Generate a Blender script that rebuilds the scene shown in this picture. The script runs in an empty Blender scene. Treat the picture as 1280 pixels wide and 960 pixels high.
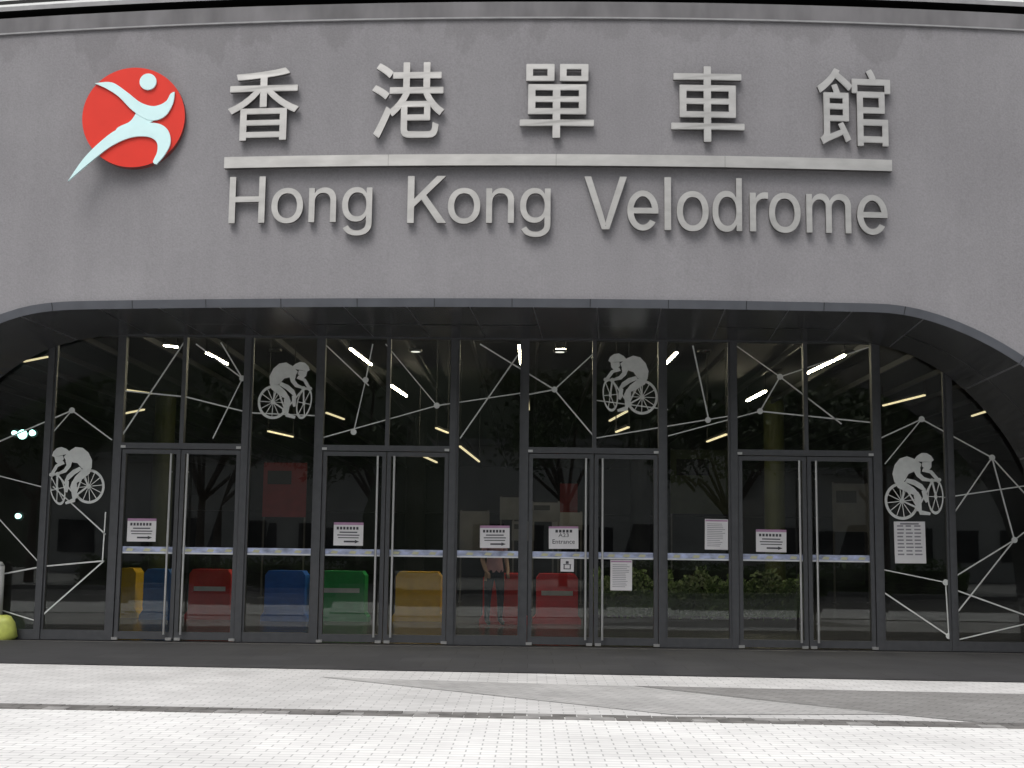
import bpy, bmesh, math, random, os
from mathutils import Vector, Matrix, noise
random.seed(7)
S=bpy.context.scene
COL=S.collection
# ------------------------------------------------------------ survey camera
F=1650.0; CAM=Vector((0,-15.6,1.33))
ROT=Matrix.Rotation(math.radians(0.8),3,'Z')@Matrix.Rotation(math.radians(90+7.08),3,'X')@Matrix.Rotation(math.radians(0.7),3,'Z')
def ray(px,py): return ROT@Vector(((px-640)/F,(480-py)/F,-1))
RW=46.0; XC=0.9
def wy(x):            # convex plan of the facade
    return RW-math.sqrt(max(1,RW*RW-(x-XC)**2))
def W(px,py):         # measured point on facade
    d=ray(px,py); y=0.0
    for _ in range(6):
        t=(y-CAM.y)/d.y; p=CAM+d*t; y=wy(p.x)
    return p
GY=2.75
def G(px,py,y=GY):    # measured point on the glazing plane
    d=ray(px,py); return CAM+d*((y-CAM.y)/d.y)
def H(px,py,z=0.0):   # measured point on a horizontal plane
    d=ray(px,py); return CAM+d*((z-CAM.z)/d.z)
# ------------------------------------------------------------ materials
def newmat(n):
    m=bpy.data.materials.new(n); m.use_nodes=True
    return m,m.node_tree.nodes,m.node_tree.links,m.node_tree.nodes['Principled BSDF']
def mat(n,c,rough=0.6,metal=0.0,var=0.15,scale=6.0,bump=0.0,bscale=80,stretch=(1,1,1),spec=0.5):
    m,N,L,P=newmat(n)
    tc=N.new('ShaderNodeTexCoord'); mp=N.new('ShaderNodeMapping'); mp.inputs['Scale'].default_value=stretch
    L.new(tc.outputs['Object'],mp.inputs['Vector'])
    nz=N.new('ShaderNodeTexNoise'); nz.inputs['Scale'].default_value=scale; nz.inputs['Detail'].default_value=6
    L.new(mp.outputs[0],nz.inputs['Vector'])
    r=N.new('ShaderNodeValToRGB'); r.color_ramp.elements[0].position=0.3; r.color_ramp.elements[1].position=0.7
    r.color_ramp.elements[0].color=tuple(x*(1-var) for x in c)+(1,)
    r.color_ramp.elements[1].color=tuple(min(1,x*(1+var)) for x in c)+(1,)
    L.new(nz.outputs['Fac'],r.inputs[0]); L.new(r.outputs[0],P.inputs['Base Color'])
    P.inputs['Roughness'].default_value=rough; P.inputs['Metallic'].default_value=metal
    P.inputs['Specular IOR Level'].default_value=spec
    if bump>0:
        n2=N.new('ShaderNodeTexNoise'); n2.inputs['Scale'].default_value=bscale; n2.inputs['Detail'].default_value=4
        L.new(mp.outputs[0],n2.inputs['Vector'])
        b=N.new('ShaderNodeBump'); b.inputs['Strength'].default_value=bump; b.inputs['Distance'].default_value=0.01
        L.new(n2.outputs['Fac'],b.inputs['Height']); L.new(b.outputs[0],P.inputs['Normal'])
    return m
def emis(n,c,s):
    m,N,L,P=newmat(n); P.inputs['Base Color'].default_value=(*c,1)
    P.inputs['Emission Color'].default_value=(*c,1); P.inputs['Emission Strength'].default_value=s
    return m
def glassmat(n,tint,k):
    m,N,L,P=newmat(n); N.remove(P); out=N['Material Output']
    tr=N.new('ShaderNodeBsdfTransparent'); tr.inputs[0].default_value=(*tint,1)
    gl=N.new('ShaderNodeBsdfGlossy'); gl.inputs['Roughness'].default_value=0.0
    gl.inputs[0].default_value=(0.95,1,0.98,1)
    fr=N.new('ShaderNodeFresnel'); fr.inputs[0].default_value=1.5
    mu=N.new('ShaderNodeMath'); mu.operation='MULTIPLY'; mu.inputs[1].default_value=k; mu.use_clamp=True
    mx=N.new('ShaderNodeMixShader')
    L.new(fr.outputs[0],mu.inputs[0]); L.new(mu.outputs[0],mx.inputs[0]); L.new(tr.outputs[0],mx.inputs[1]); L.new(gl.outputs[0],mx.inputs[2])
    tc=N.new('ShaderNodeTexCoord'); nz=N.new('ShaderNodeTexNoise'); nz.inputs['Scale'].default_value=1.3; nz.inputs['Detail'].default_value=1
    b=N.new('ShaderNodeBump'); b.inputs['Strength'].default_value=0.03; b.inputs['Distance'].default_value=0.01
    L.new(tc.outputs['Object'],nz.inputs['Vector']); L.new(nz.outputs['Fac'],b.inputs['Height']); L.new(b.outputs[0],gl.inputs['Normal'])
    df=N.new('ShaderNodeBsdfDiffuse'); df.inputs[0].default_value=(0.5,0.5,0.5,1)
    n2=N.new('ShaderNodeTexNoise'); n2.inputs['Scale'].default_value=2.2; n2.inputs['Detail'].default_value=6; L.new(tc.outputs['Object'],n2.inputs['Vector'])
    mr=N.new('ShaderNodeMapRange'); mr.inputs[1].default_value=0.35; mr.inputs[2].default_value=0.75; mr.inputs[3].default_value=0.004; mr.inputs[4].default_value=0.022
    L.new(n2.outputs['Fac'],mr.inputs[0])
    m2=N.new('ShaderNodeMixShader'); L.new(mr.outputs[0],m2.inputs[0]); L.new(mx.outputs[0],m2.inputs[1]); L.new(df.outputs[0],m2.inputs[2])
    L.new(m2.outputs[0],out.inputs[0]); return m
def wallmat():
    m,N,L,P=newmat('grey_render')
    tc=N.new('ShaderNodeTexCoord')
    n1=N.new('ShaderNodeTexNoise'); n1.inputs['Scale'].default_value=0.7; n1.inputs['Detail'].default_value=8; n1.inputs['Roughness'].default_value=0.6
    L.new(tc.outputs['Object'],n1.inputs['Vector'])
    r=N.new('ShaderNodeValToRGB'); r.color_ramp.elements[0].position=0.3; r.color_ramp.elements[1].position=0.72
    r.color_ramp.elements[0].color=(0.204,0.199,0.212,1); r.color_ramp.elements[1].color=(0.240,0.235,0.249,1)
    L.new(n1.outputs['Fac'],r.inputs[0])
    n3=N.new('ShaderNodeTexNoise'); n3.inputs['Scale'].default_value=45; n3.inputs['Detail'].default_value=5
    L.new(tc.outputs['Object'],n3.inputs['Vector'])
    mr=N.new('ShaderNodeMapRange'); mr.inputs[1].default_value=0.3; mr.inputs[2].default_value=0.7; mr.inputs[3].default_value=0.9; mr.inputs[4].default_value=1.09
    L.new(n3.outputs['Fac'],mr.inputs[0])
    m1=N.new('ShaderNodeMixRGB'); m1.blend_type='MULTIPLY'; m1.inputs[0].default_value=1
    L.new(r.outputs[0],m1.inputs[1]); L.new(mr.outputs[0],m1.inputs[2])
    sp=N.new('ShaderNodeSeparateXYZ'); L.new(tc.outputs['Object'],sp.inputs[0])
    mp=N.new('ShaderNodeMapping'); mp.inputs['Scale'].default_value=(1.0,1.0,0.5); L.new(tc.outputs['Object'],mp.inputs['Vector'])
    n2=N.new('ShaderNodeTexNoise'); n2.inputs['Scale'].default_value=1.3; n2.inputs['Detail'].default_value=7; n2.inputs['Roughness'].default_value=0.62
    L.new(mp.outputs[0],n2.inputs['Vector'])
    g=N.new('ShaderNodeMapRange'); g.inputs[1].default_value=6.75; g.inputs[2].default_value=7.7; g.inputs[3].default_value=-0.35; g.inputs[4].default_value=0.08
    L.new(sp.outputs['Z'],g.inputs[0])
    ad=N.new('ShaderNodeMath'); ad.operation='ADD'; L.new(n2.outputs['Fac'],ad.inputs[0]); L.new(g.outputs[0],ad.inputs[1])
    th=N.new('ShaderNodeMapRange'); th.inputs[1].default_value=0.53; th.inputs[2].default_value=0.57; th.inputs[3].default_value=0; th.inputs[4].default_value=0.22
    L.new(ad.outputs[0],th.inputs[0])
    m2=N.new('ShaderNodeMixRGB'); m2.inputs[2].default_value=(0.105,0.10,0.105,1)
    L.new(th.outputs[0],m2.inputs[0]); L.new(m1.outputs[0],m2.inputs[1])
    mp2=N.new('ShaderNodeMapping'); mp2.inputs['Scale'].default_value=(5,5,0.25); L.new(tc.outputs['Object'],mp2.inputs['Vector'])
    n4=N.new('ShaderNodeTexNoise'); n4.inputs['Scale'].default_value=1.0; n4.inputs['Detail'].default_value=4; L.new(mp2.outputs[0],n4.inputs['Vector'])
    mr4=N.new('ShaderNodeMapRange'); mr4.inputs[1].default_value=0.35; mr4.inputs[2].default_value=0.65; mr4.inputs[3].default_value=0.975; mr4.inputs[4].default_value=1.02
    L.new(n4.outputs['Fac'],mr4.inputs[0])
    m3=N.new('ShaderNodeMixRGB'); m3.blend_type='MULTIPLY'; m3.inputs[0].default_value=1
    L.new(m2.outputs[0],m3.inputs[1]); L.new(mr4.outputs[0],m3.inputs[2])
    L.new(m3.outputs[0],P.inputs['Base Color']); P.inputs['Roughness'].default_value=0.85
    b=N.new('ShaderNodeBump'); b.inputs['Strength'].default_value=0.3; b.inputs['Distance'].default_value=0.01
    L.new(n3.outputs['Fac'],b.inputs['Height']); L.new(b.outputs[0],P.inputs['Normal'])
    return m
def brickmat(n,c1,c2,mortar,bw=0.2,bh=0.1,rot=0.0,ms=0.006,stain=0.25):
    m,N,L,P=newmat(n)
    tc=N.new('ShaderNodeTexCoord'); mp=N.new('ShaderNodeMapping'); mp.inputs['Rotation'].default_value=(0,0,rot)
    L.new(tc.outputs['Object'],mp.inputs['Vector'])
    br=N.new('ShaderNodeTexBrick'); br.inputs['Scale'].default_value=1; br.inputs['Brick Width'].default_value=bw; br.inputs['Row Height'].default_value=bh
    br.inputs['Mortar Size'].default_value=ms; br.inputs['Color1'].default_value=(*c1,1); br.inputs['Color2'].default_value=(*c2,1); br.inputs['Mortar'].default_value=(*mortar,1)
    br.inputs['Mortar Smooth'].default_value=0.3
    L.new(mp.outputs[0],br.inputs['Vector'])
    nz=N.new('ShaderNodeTexNoise'); nz.inputs['Scale'].default_value=0.8; nz.inputs['Detail'].default_value=8; nz.inputs['Roughness'].default_value=0.65
    L.new(tc.outputs['Object'],nz.inputs['Vector'])
    mr=N.new('ShaderNodeMapRange'); mr.inputs[1].default_value=0.3; mr.inputs[2].default_value=0.7; mr.inputs[3].default_value=1-stain; mr.inputs[4].default_value=1.08
    L.new(nz.outputs['Fac'],mr.inputs[0])
    mx=N.new('ShaderNodeMixRGB'); mx.blend_type='MULTIPLY'; mx.inputs[0].default_value=1
    L.new(br.outputs['Color'],mx.inputs[1]); L.new(mr.outputs[0],mx.inputs[2]); L.new(mx.outputs[0],P.inputs['Base Color'])
    P.inputs['Roughness'].default_value=0.8
    b=N.new('ShaderNodeBump'); b.inputs['Strength'].default_value=0.3; b.inputs['Distance'].default_value=0.004; b.invert=True
    L.new(br.outputs['Fac'],b.inputs['Height']); L.new(b.outputs[0],P.inputs['Normal'])
    return m
M_wall=wallmat()
M_band=mat('coping_render',(0.15,0.147,0.155),0.85,var=0.25,scale=3,stretch=(1,1,.4))
M_line=mat('coping_joint',(0.27,0.27,0.28),0.7)
M_black=mat('black_shade_and_joint',(0.008,0.008,0.009),0.8)
M_joint=mat('panel_joint',(0.24,0.24,0.25),0.6)
M_roof=mat('roof_metal',(0.62,0.63,0.62),0.45,var=0.08,scale=1)
M_trim=mat('edge_trim_metal',(0.105,0.112,0.13),0.42,0.3,var=0.12,scale=4)
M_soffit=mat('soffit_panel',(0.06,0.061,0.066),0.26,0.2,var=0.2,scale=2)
M_frame=mat('door_frame_aluminium',(0.08,0.083,0.09),0.4,0.3,var=0.1,scale=10)
M_steel=mat('brushed_steel',(0.50,0.49,0.475),0.34,0.75,var=0.12,scale=3,bump=0.05,bscale=50,stretch=(1,1,2.5))
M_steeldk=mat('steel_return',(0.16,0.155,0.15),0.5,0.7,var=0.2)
M_handle=mat('handle_steel',(0.6,0.6,0.6),0.3,0.8,var=0.05)
M_decal=mat('frosted_vinyl',(0.68,0.70,0.68),0.6,var=0.08,scale=12)
M_blue=mat('stripe_vinyl',(0.40,0.45,0.62),0.5,var=0.45,scale=7,stretch=(1,1,2))
M_white=mat('white_vinyl',(0.7,0.72,0.74),0.5,var=0.1)
M_yel=mat('stripe_mark',(0.55,0.55,0.35),0.5,var=0.1)
M_paper=mat('paper',(0.72,0.71,0.72),0.7,var=0.05,scale=3)
M_ink=mat('ink',(0.06,0.06,0.07),0.7)
M_inkl=mat('ink_light',(0.25,0.24,0.27),0.7)
M_purple=mat('purple_header',(0.42,0.24,0.38),0.7)
M_red=mat('red_enamel',(0.68,0.035,0.02),0.45,var=0.05,scale=3,spec=0.3)
M_cyan=mat('pale_cyan_enamel',(0.62,0.86,0.88),0.4,var=0.03)
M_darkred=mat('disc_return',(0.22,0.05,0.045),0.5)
M_glass=glassmat('tinted_glass',(0.74,0.77,0.76),1.5)
M_pave=brickmat('pale_paving',(0.80,0.80,0.79),(0.73,0.725,0.72),(0.46,0.46,0.46),0.2,0.1,0.0,0.006,0.18)
M_pave2=brickmat('grey_paving',(0.47,0.465,0.46),(0.41,0.405,0.40),(0.27,0.27,0.27),0.2,0.1,0.6,0.006,0.28)
M_pave3=brickmat('dark_paving',(0.28,0.275,0.27),(0.23,0.225,0.22),(0.14,0.14,0.14),0.2,0.1,0.6,0.006,0.25)
M_tile=mat('charcoal_paver',(0.15,0.145,0.14),0.8,var=0.4,scale=5)
M_tile2=mat('worn_paver',(0.27,0.265,0.26),0.8,var=0.3,scale=5)
M_porch=brickmat('porch_granite',(0.042,0.042,0.045),(0.034,0.034,0.037),(0.02,0.02,0.02),0.6,0.6,0.0,0.006,0.4)
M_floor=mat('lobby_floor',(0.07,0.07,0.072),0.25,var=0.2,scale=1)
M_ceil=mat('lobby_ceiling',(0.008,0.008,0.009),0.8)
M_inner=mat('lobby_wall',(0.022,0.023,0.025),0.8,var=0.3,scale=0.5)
M_batten=mat('ceiling_batten',(0.02,0.02,0.022),0.6)
M_tube=emis('fluorescent_tube',(1.0,0.88,0.62),110.0)
M_tubedim=emis('fluorescent_tube_warm',(1.0,0.84,0.50),1.1)
M_reflglow=emis('cool_reflected_glow',(0.5,1.0,0.88),5.0)
M_down=emis('downlight_lens',(1.0,0.96,0.85),1.3)
M_leaf=mat('leaf',(0.07,0.11,0.035),0.6,var=0.6,scale=0.9)
M_hleaf=mat('hedge_leaf',(0.10,0.17,0.035),0.55,var=0.6,scale=1.6)
M_bark=mat('bark',(0.09,0.07,0.05),0.9,var=0.4,scale=8)
M_hill=mat('hill_woodland',(0.03,0.045,0.022),0.9,var=0.6,scale=0.12,bump=0.5,bscale=2)
# ------------------------------------------------------------ mesh builder
class MB:
    def __init__(s): s.v=[]; s.f=[]; s.m=[]; s.mats=[]
    def mi(s,m):
        if m not in s.mats: s.mats.append(m)
        return s.mats.index(m)
    def face(s,pts,m):
        b=len(s.v); s.v+= [tuple(p) for p in pts]; s.f.append(tuple(range(b,b+len(pts)))); s.m.append(s.mi(m))
    def box(s,a,b,m):
        x0,y0,z0=a; x1,y1,z1=b
        if x0>x1:x0,x1=x1,x0
        if y0>y1:y0,y1=y1,y0
        if z0>z1:z0,z1=z1,z0
        n=len(s.v); s.v+=[(x0,y0,z0),(x1,y0,z0),(x1,y1,z0),(x0,y1,z0),(x0,y0,z1),(x1,y0,z1),(x1,y1,z1),(x0,y1,z1)]
        for q in [(0,3,2,1),(4,5,6,7),(0,1,5,4),(1,2,6,5),(2,3,7,6),(3,0,4,7)]:
            s.f.append(tuple(n+i for i in q)); s.m.append(s.mi(m))
    def beam(s,p,q,w,h,m,up=Vector((0,1,0))):
        p=Vector(p);q=Vector(q); d=(q-p).normalized(); a=d.cross(up)
        if a.length<1e-4: a=d.cross(Vector((1,0,0)))
        a.normalize(); b=a.cross(d).normalized(); a*=w/2; b*=h/2
        n=len(s.v)
        for c in (p,q):
            for sa,sb in((-1,-1),(1,-1),(1,1),(-1,1)): s.v.append(tuple(c+a*sa+b*sb))
        for f in [(0,3,2,1),(4,5,6,7),(0,1,5,4),(1,2,6,5),(2,3,7,6),(3,0,4,7)]:
            s.f.append(tuple(n+i for i in f)); s.m.append(s.mi(m))
    def cyl(s,p,q,r0,r1,m,n=12):
        p=Vector(p);q=Vector(q); d=(q-p).normalized(); a=d.cross(Vector((0.3,1,0.1))).normalized(); b=d.cross(a)
        k=len(s.v)
        for c,r in((p,r0),(q,r1)):
            for i in range(n):
                t=2*math.pi*i/n; s.v.append(tuple(c+a*(r*math.cos(t))+b*(r*math.sin(t))))
        for i in range(n):
            j=(i+1)%n; s.f.append((k+i,k+j,k+n+j,k+n+i)); s.m.append(s.mi(m))
        s.f.append(tuple(k+i for i in reversed(range(n)))); s.m.append(s.mi(m))
        s.f.append(tuple(k+n+i for i in range(n))); s.m.append(s.mi(m))
    def prism(s,pts,y0,y1,m,ms=None):
        ms=ms or m; n=len(s.v); k=len(pts)
        for y in (y0,y1):
            for x,z in pts: s.v.append((x,y,z))
        s.f.append(tuple(n+i for i in range(k))); s.m.append(s.mi(m))
        s.f.append(tuple(n+k+i for i in reversed(range(k)))); s.m.append(s.mi(m))
        for i in range(k):
            j=(i+1)%k; s.f.append((n+i,n+k+i,n+k+j,n+j)); s.m.append(s.mi(ms))
    def ring(s,cx,cz,rx,rz,w,y0,y1,m,tilt=0,n=36):
        k=len(s.v); ct,st=math.cos(tilt),math.sin(tilt)
        for y in(y0,y1):
            for (a,b) in((rx,rz),(rx-w*rx/max(rx,rz),rz-w)):
                for i in range(n):
                    t=2*math.pi*i/n; x=a*math.cos(t); z=b*math.sin(t)
                    s.v.append((cx+x*ct-z*st,y,cz+x*st+z*ct))
        for i in range(n):
            j=(i+1)%n
            for q in [(i,j,n+j,n+i),(2*n+i,3*n+i,3*n+j,2*n+j),(i,2*n+i,2*n+j,j),(n+i,n+j,3*n+j,3*n+i)]:
                s.f.append(tuple(k+a for a in q)); s.m.append(s.mi(m))
    def obj(s,name,parent=None,smooth=False,fix=True):
        me=bpy.data.meshes.new(name)
        me.from_pydata(s.v,[],s.f)
        for m in s.mats: me.materials.append(m)
        me.polygons.foreach_set('material_index',s.m)
        if fix:
            bm=bmesh.new(); bm.from_mesh(me); bmesh.ops.recalc_face_normals(bm,faces=bm.faces); bm.to_mesh(me); bm.free()
        if smooth:
            for p in me.polygons: p.use_smooth=True
        o=bpy.data.objects.new(name,me); COL.objects.link(o)
        if parent: o.parent=parent
        return o
def empty(n,loc=(0,0,0)):
    e=bpy.data.objects.new(n,None); e.location=loc; e.empty_display_size=0.3; COL.objects.link(e); return e
# ------------------------------------------------------------ curves
def catmull(P,n):
    P=[Vector(p) for p in P]; out=[]
    Q=[2*P[0]-P[1]]+P+[2*P[-1]-P[-2]]
    dense=[]
    for i in range(1,len(Q)-2):
        a,b,c,d=Q[i-1],Q[i],Q[i+1],Q[i+2]
        for k in range(24):
            t=k/24; dense.append(0.5*((2*b)+(c-a)*t+(2*a-5*b+4*c-d)*t*t+(3*b-a-3*c+d)*t**3))
    dense.append(P[-1])
    L=[0]
    for i in range(1,len(dense)): L.append(L[-1]+(dense[i]-dense[i-1]).length)
    j=0
    for k in range(n+1):
        s=L[-1]*k/n
        while j<len(L)-2 and L[j+1]<s: j+=1
        u=(s-L[j])/max(1e-9,L[j+1]-L[j]); out.append(dense[j].lerp(dense[j+1],u))
    return out
def c2(fn,pts): 
    r=[]
    for a,b in pts:
        p=fn(a,b); r.append((p.x,p.z))
    return r
B=empty('velodrome_building')
NL,NT,NR=40,120,40
fl=c2(W,[(-285,760),(-262,640),(-190,520),(-90,440),(0,393),(38,380),(85,376)])
fr=c2(W,[(1125,383),(1165,390),(1215,410),(1280,446),(1370,525),(1440,640),(1465,780)])
fl[0]=(fl[0][0],0.0); fr[-1]=(fr[-1][0],0.0)
zt=(W(300,374).z+W(1000,379).z)/2
fl[-1]=(fl[-1][0],zt); fr[0]=(fr[0][0],zt)
gl=c2(G,[(-110,780),(-98,640),(-60,545),(0,474),(55,439),(100,425),(150,420)])
gr=c2(G,[(1085,428),(1130,440),(1185,471),(1240,526),(1280,590),(1312,690),(1325,820)])
gl[0]=(gl[0][0],0.0); gr[-1]=(gr[-1][0],0.0)
zg=(G(300,421).z+G(1000,427).z)/2
gl[-1]=(gl[-1][0],zg); gr[0]=(gr[0][0],zg)
def v2(l): return [Vector((a,b)) for a,b in l]
FC=catmull(v2(fl),NL)[:-1]+[Vector(fl[-1]).lerp(Vector(fr[0]),i/NT) for i in range(NT)]+catmull(v2(fr),NR)
GC=catmull(v2(gl),NL)[:-1]+[Vector(gl[-1]).lerp(Vector(gr[0]),i/NT) for i in range(NT)]+catmull(v2(gr),NR)
n=len(FC)
def relax(C,it=10):
    for _ in range(it):
        C=[C[0]]+[C[i]*0.5+(C[i-1]+C[i+1])*0.25 for i in range(1,len(C)-1)]+[C[-1]]
    return C
FC=relax(FC); GC=relax(GC)
def inward(C,i):
    t=(C[min(i+1,n-1)]-C[max(i-1,0)]).normalized(); return Vector((t.y,-t.x))
TR=[FC[i]+inward(FC,i)*0.10 for i in range(n)]
TR[0].y=0; TR[-1].y=0
zl=W(640,24).z; ztop=zl+0.22
w=MB()
cols=[]
for k in range(12): cols.append((FC[0].x-12+k,0.0))
cols+= [(p.x,p.y) for p in FC]
for k in range(12): cols.append((FC[-1].x+1+k,0.0))
for (x0,z0),(x1,z1) in zip(cols[:-1],cols[1:]):
    if x1-x0<1e-5: continue
    w.face([(x0,wy(x0),z0),(x1,wy(x1),z1),(x1,wy(x1),zl),(x0,wy(x0),zl)],M_wall)
w.obj('facade_wall',B,fix=False)
def arcstrip(b,off0,z0,off1,z1,m,xa=-19,xb=20,n=80):
    for i in range(n):
        x0=xa+(xb-xa)*i/n; x1=xa+(xb-xa)*(i+1)/n
        b.face([(x0,wy(x0)+off0,z0),(x1,wy(x1)+off0,z0),(x1,wy(x1)+off1,z1),(x0,wy(x0)+off1,z1)],m)
c=MB()
arcstrip(c,-0.03,zl,-0.03,zl+0.02,M_line); arcstrip(c,0.0,zl,-0.03,zl,M_line); arcstrip(c,-0.03,zl+0.02,-0.015,zl+0.021,M_line)
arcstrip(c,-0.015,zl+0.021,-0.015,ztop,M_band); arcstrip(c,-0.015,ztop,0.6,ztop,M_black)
arcstrip(c,0.55,ztop,0.55,ztop+0.5,M_black)  # black faces paint the shadow gap between parapet and roof
c.obj('parapet_coping',B,fix=False)
r=MB()
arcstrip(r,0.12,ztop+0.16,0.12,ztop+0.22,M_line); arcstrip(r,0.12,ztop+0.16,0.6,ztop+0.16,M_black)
arcstrip(r,0.12,ztop+0.22,1.6,ztop+1.0,M_roof); arcstrip(r,1.6,ztop+1.0,30,ztop+7,M_roof)
r.obj('roof_shell',B,fix=False)
t=MB()
for i in range(n-1):
    a,b,c_,d=FC[i],FC[i+1],TR[i+1],TR[i]
    f=-0.05
    t.face([(a.x,wy(a.x)+f,a.y),(b.x,wy(b.x)+f,b.y),(c_.x,wy(c_.x)+f+0.03,c_.y),(d.x,wy(d.x)+f+0.03,d.y)],M_trim)
    t.face([(a.x,wy(a.x)+f,a.y),(b.x,wy(b.x)+f,b.y),(b.x,wy(b.x)+0.02,b.y),(a.x,wy(a.x)+0.02,a.y)],M_trim)
for i in range(6,n-1,11):
    a,d=FC[i],TR[i]; 
    t.beam((a.x,wy(a.x)-0.0515,a.y),(d.x,wy(d.x)-0.0215,d.y),0.008,0.002,M_black)
t.obj('opening_trim',B)
YB=GY-0.08
def FP(s):
    i=min(int(s),n-2); u=s-i; p=TR[i].lerp(TR[i+1],u); return Vector((p.x,wy(p.x)-0.02,p.y))
def GP(s):
    i=min(int(s),n-2); u=s-i; p=GC[i].lerp(GC[i+1],u); return Vector((p.x,YB,p.y))
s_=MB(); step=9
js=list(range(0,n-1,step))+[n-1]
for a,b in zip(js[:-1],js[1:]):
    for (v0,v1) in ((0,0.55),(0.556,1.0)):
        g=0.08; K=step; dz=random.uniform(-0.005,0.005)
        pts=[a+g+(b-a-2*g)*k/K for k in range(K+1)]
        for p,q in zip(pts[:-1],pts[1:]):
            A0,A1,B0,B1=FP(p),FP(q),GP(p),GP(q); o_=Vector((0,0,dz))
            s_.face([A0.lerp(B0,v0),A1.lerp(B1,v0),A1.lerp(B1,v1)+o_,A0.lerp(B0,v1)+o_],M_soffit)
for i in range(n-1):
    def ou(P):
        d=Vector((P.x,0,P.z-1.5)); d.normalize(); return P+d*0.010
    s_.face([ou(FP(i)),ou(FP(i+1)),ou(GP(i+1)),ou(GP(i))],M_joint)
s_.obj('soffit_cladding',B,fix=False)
dl=MB()
for px in (345,520,700,880,1060):
    p=H(px,414,zg+0.33)
    u=(p.y)/(YB); z=zt-0.10+(zg-zt+0.10)*u
    dl.cyl((p.x,p.y,z-0.012),(p.x,p.y,z+0.02),0.10,0.10,M_steeldk,20)
    dl.cyl((p.x,p.y,z-0.016),(p.x,p.y,z-0.0125),0.07,0.07,M_down if px in(520,700) else M_steeldk,20)
dl.obj('soffit_downlights',B)
# ------------------------------------------------------------ glazing
ZD=0.5*(G(300,560).z+G(900,566).z)
X=[G(px,690).x for px in (143,222,302,396,481,564,655,742,827,918,1009,1097)]
XO=[G(54,690).x, G(1189,690).x, G(-40,690).x, G(1290,690).x]
fm=MB(); yF0=GY-0.07; yF1=GY+0.05
def vbar(x,z0,z1,w=0.07,y0=yF0): fm.box((x-w/2,y0,z0),(x+w/2,yF1,z1),M_frame)
ztp=zg+0.25
for i in (0,2,3,5,6,8,9,11): vbar(X[i],0.012,ztp,0.095)
for i in (1,4,7,10): vbar(X[i],ZD+0.05,ztp,0.055)
for x_ in XO: vbar(x_,0.012,ztp,0.07)
doors=[(0,2,1),(3,5,4),(6,8,7),(9,11,10)]; fixed=[(2,3),(5,6),(8,9)]
pane=MB()
def glass(x0,x1,z0,z1):
    a,b,c_,d=[random.uniform(-0.004,0.004) for _ in range(4)]
    pane.face([(x0,GY+a,z0),(x1,GY+b,z0),(x1,GY+a+b-d,z1),(x0,GY+d,z1)],M_glass)
top=ztp
hd=MB(); fit_=MB()
for a,b,m_ in doors:
    xa=X[a]+0.0475; xb=X[b]-0.0475; xm=X[m_]
    fm.box((xa,yF0,ZD-0.03),(xb,yF1,ZD+0.05),M_frame)
    glass(xa,xm,ZD+0.05,top); glass(xm,xb,ZD+0.05,top)
    for x0,x1 in((xa+0.008,xm-0.006),(xm+0.006,xb-0.008)):
        y0=GY-0.045; y1=GY+0.02
        fm.box((x0,y0,0.03),(x0+0.055,y1,ZD-0.04),M_frame); fm.box((x1-0.055,y0,0.03),(x1,y1,ZD-0.04),M_frame)
        fm.box((x0+0.055,y0,0.03),(x1-0.055,y1,0.13),M_frame); fm.box((x0+0.055,y0,ZD-0.10),(x1-0.055,y1,ZD-0.04),M_frame)
        glass(x0+0.05,x1-0.05,0.12,ZD-0.09)
    for sx in(-1,1):
        hx=xm+sx*0.115
        hd.cyl((hx,GY-0.12,0.10),(hx,GY-0.12,ZD-0.10),0.016,0.016,M_handle,14)
        for hz in(0.35,1.3,ZD-0.35): hd.cyl((hx,GY-0.12,hz),(hx,GY-0.04,hz),0.009,0.009,M_handle,8)
    for hx in (xa+0.03,xb-0.03,xm-0.06,xm+0.06):
        fit_.box((hx-0.04,GY-0.085,0.02),(hx+0.04,GY-0.046,0.055),M_handle)
    for hx in (xa+0.03,xb-0.03):
        fit_.box((hx-0.035,GY-0.083,ZD-0.022),(hx+0.03,GY-0.071,ZD+0.012),M_handle)
def fixedbay(xa,xb):
    y0=GY-0.05
    fm.box((xa,y0,0.012),(xb,yF1,0.14),M_frame); glass(xa,xb,0.14,top)
    fm.box((xa,y0+0.01,0.14),(xa+0.03,GY+0.02,top),M_frame); fm.box((xb-0.03,y0+0.01,0.14),(xb,GY+0.02,top),M_frame)
for a,b in fixed: fixedbay(X[a]+0.0475,X[b]-0.0475)
fixedbay(XO[0]+0.035,X[0]-0.0475); fixedbay(XO[2]+0.035,XO[0]-0.035)
fixedbay(X[11]+0.0475,XO[1]-0.035); fixedbay(XO[1]+0.035,XO[3]-0.035)
fm.box((XO[2]-3,yF0-0.005,zg-0.02),(XO[3]+3,yF1+0.005,zg+0.06),M_frame)
fm.obj('door_frames',B); pane.obj('glass_panes',B,fix=False); hd.obj('door_pull_handles',B,smooth=False); fit_.obj('door_fittings',B)
st=MB()
zs0=0.5*(G(300,693).z+G(900,701).z)-0.0; zs1=zs0+0.095
segs=[]
for a,b,m_ in doors: segs+=[(X[a]+0.115,X[m_]-0.065),(X[m_]+0.065,X[b]-0.115)]
for a,b in fixed: segs.append((X[a]+0.08,X[b]-0.08))
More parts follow.
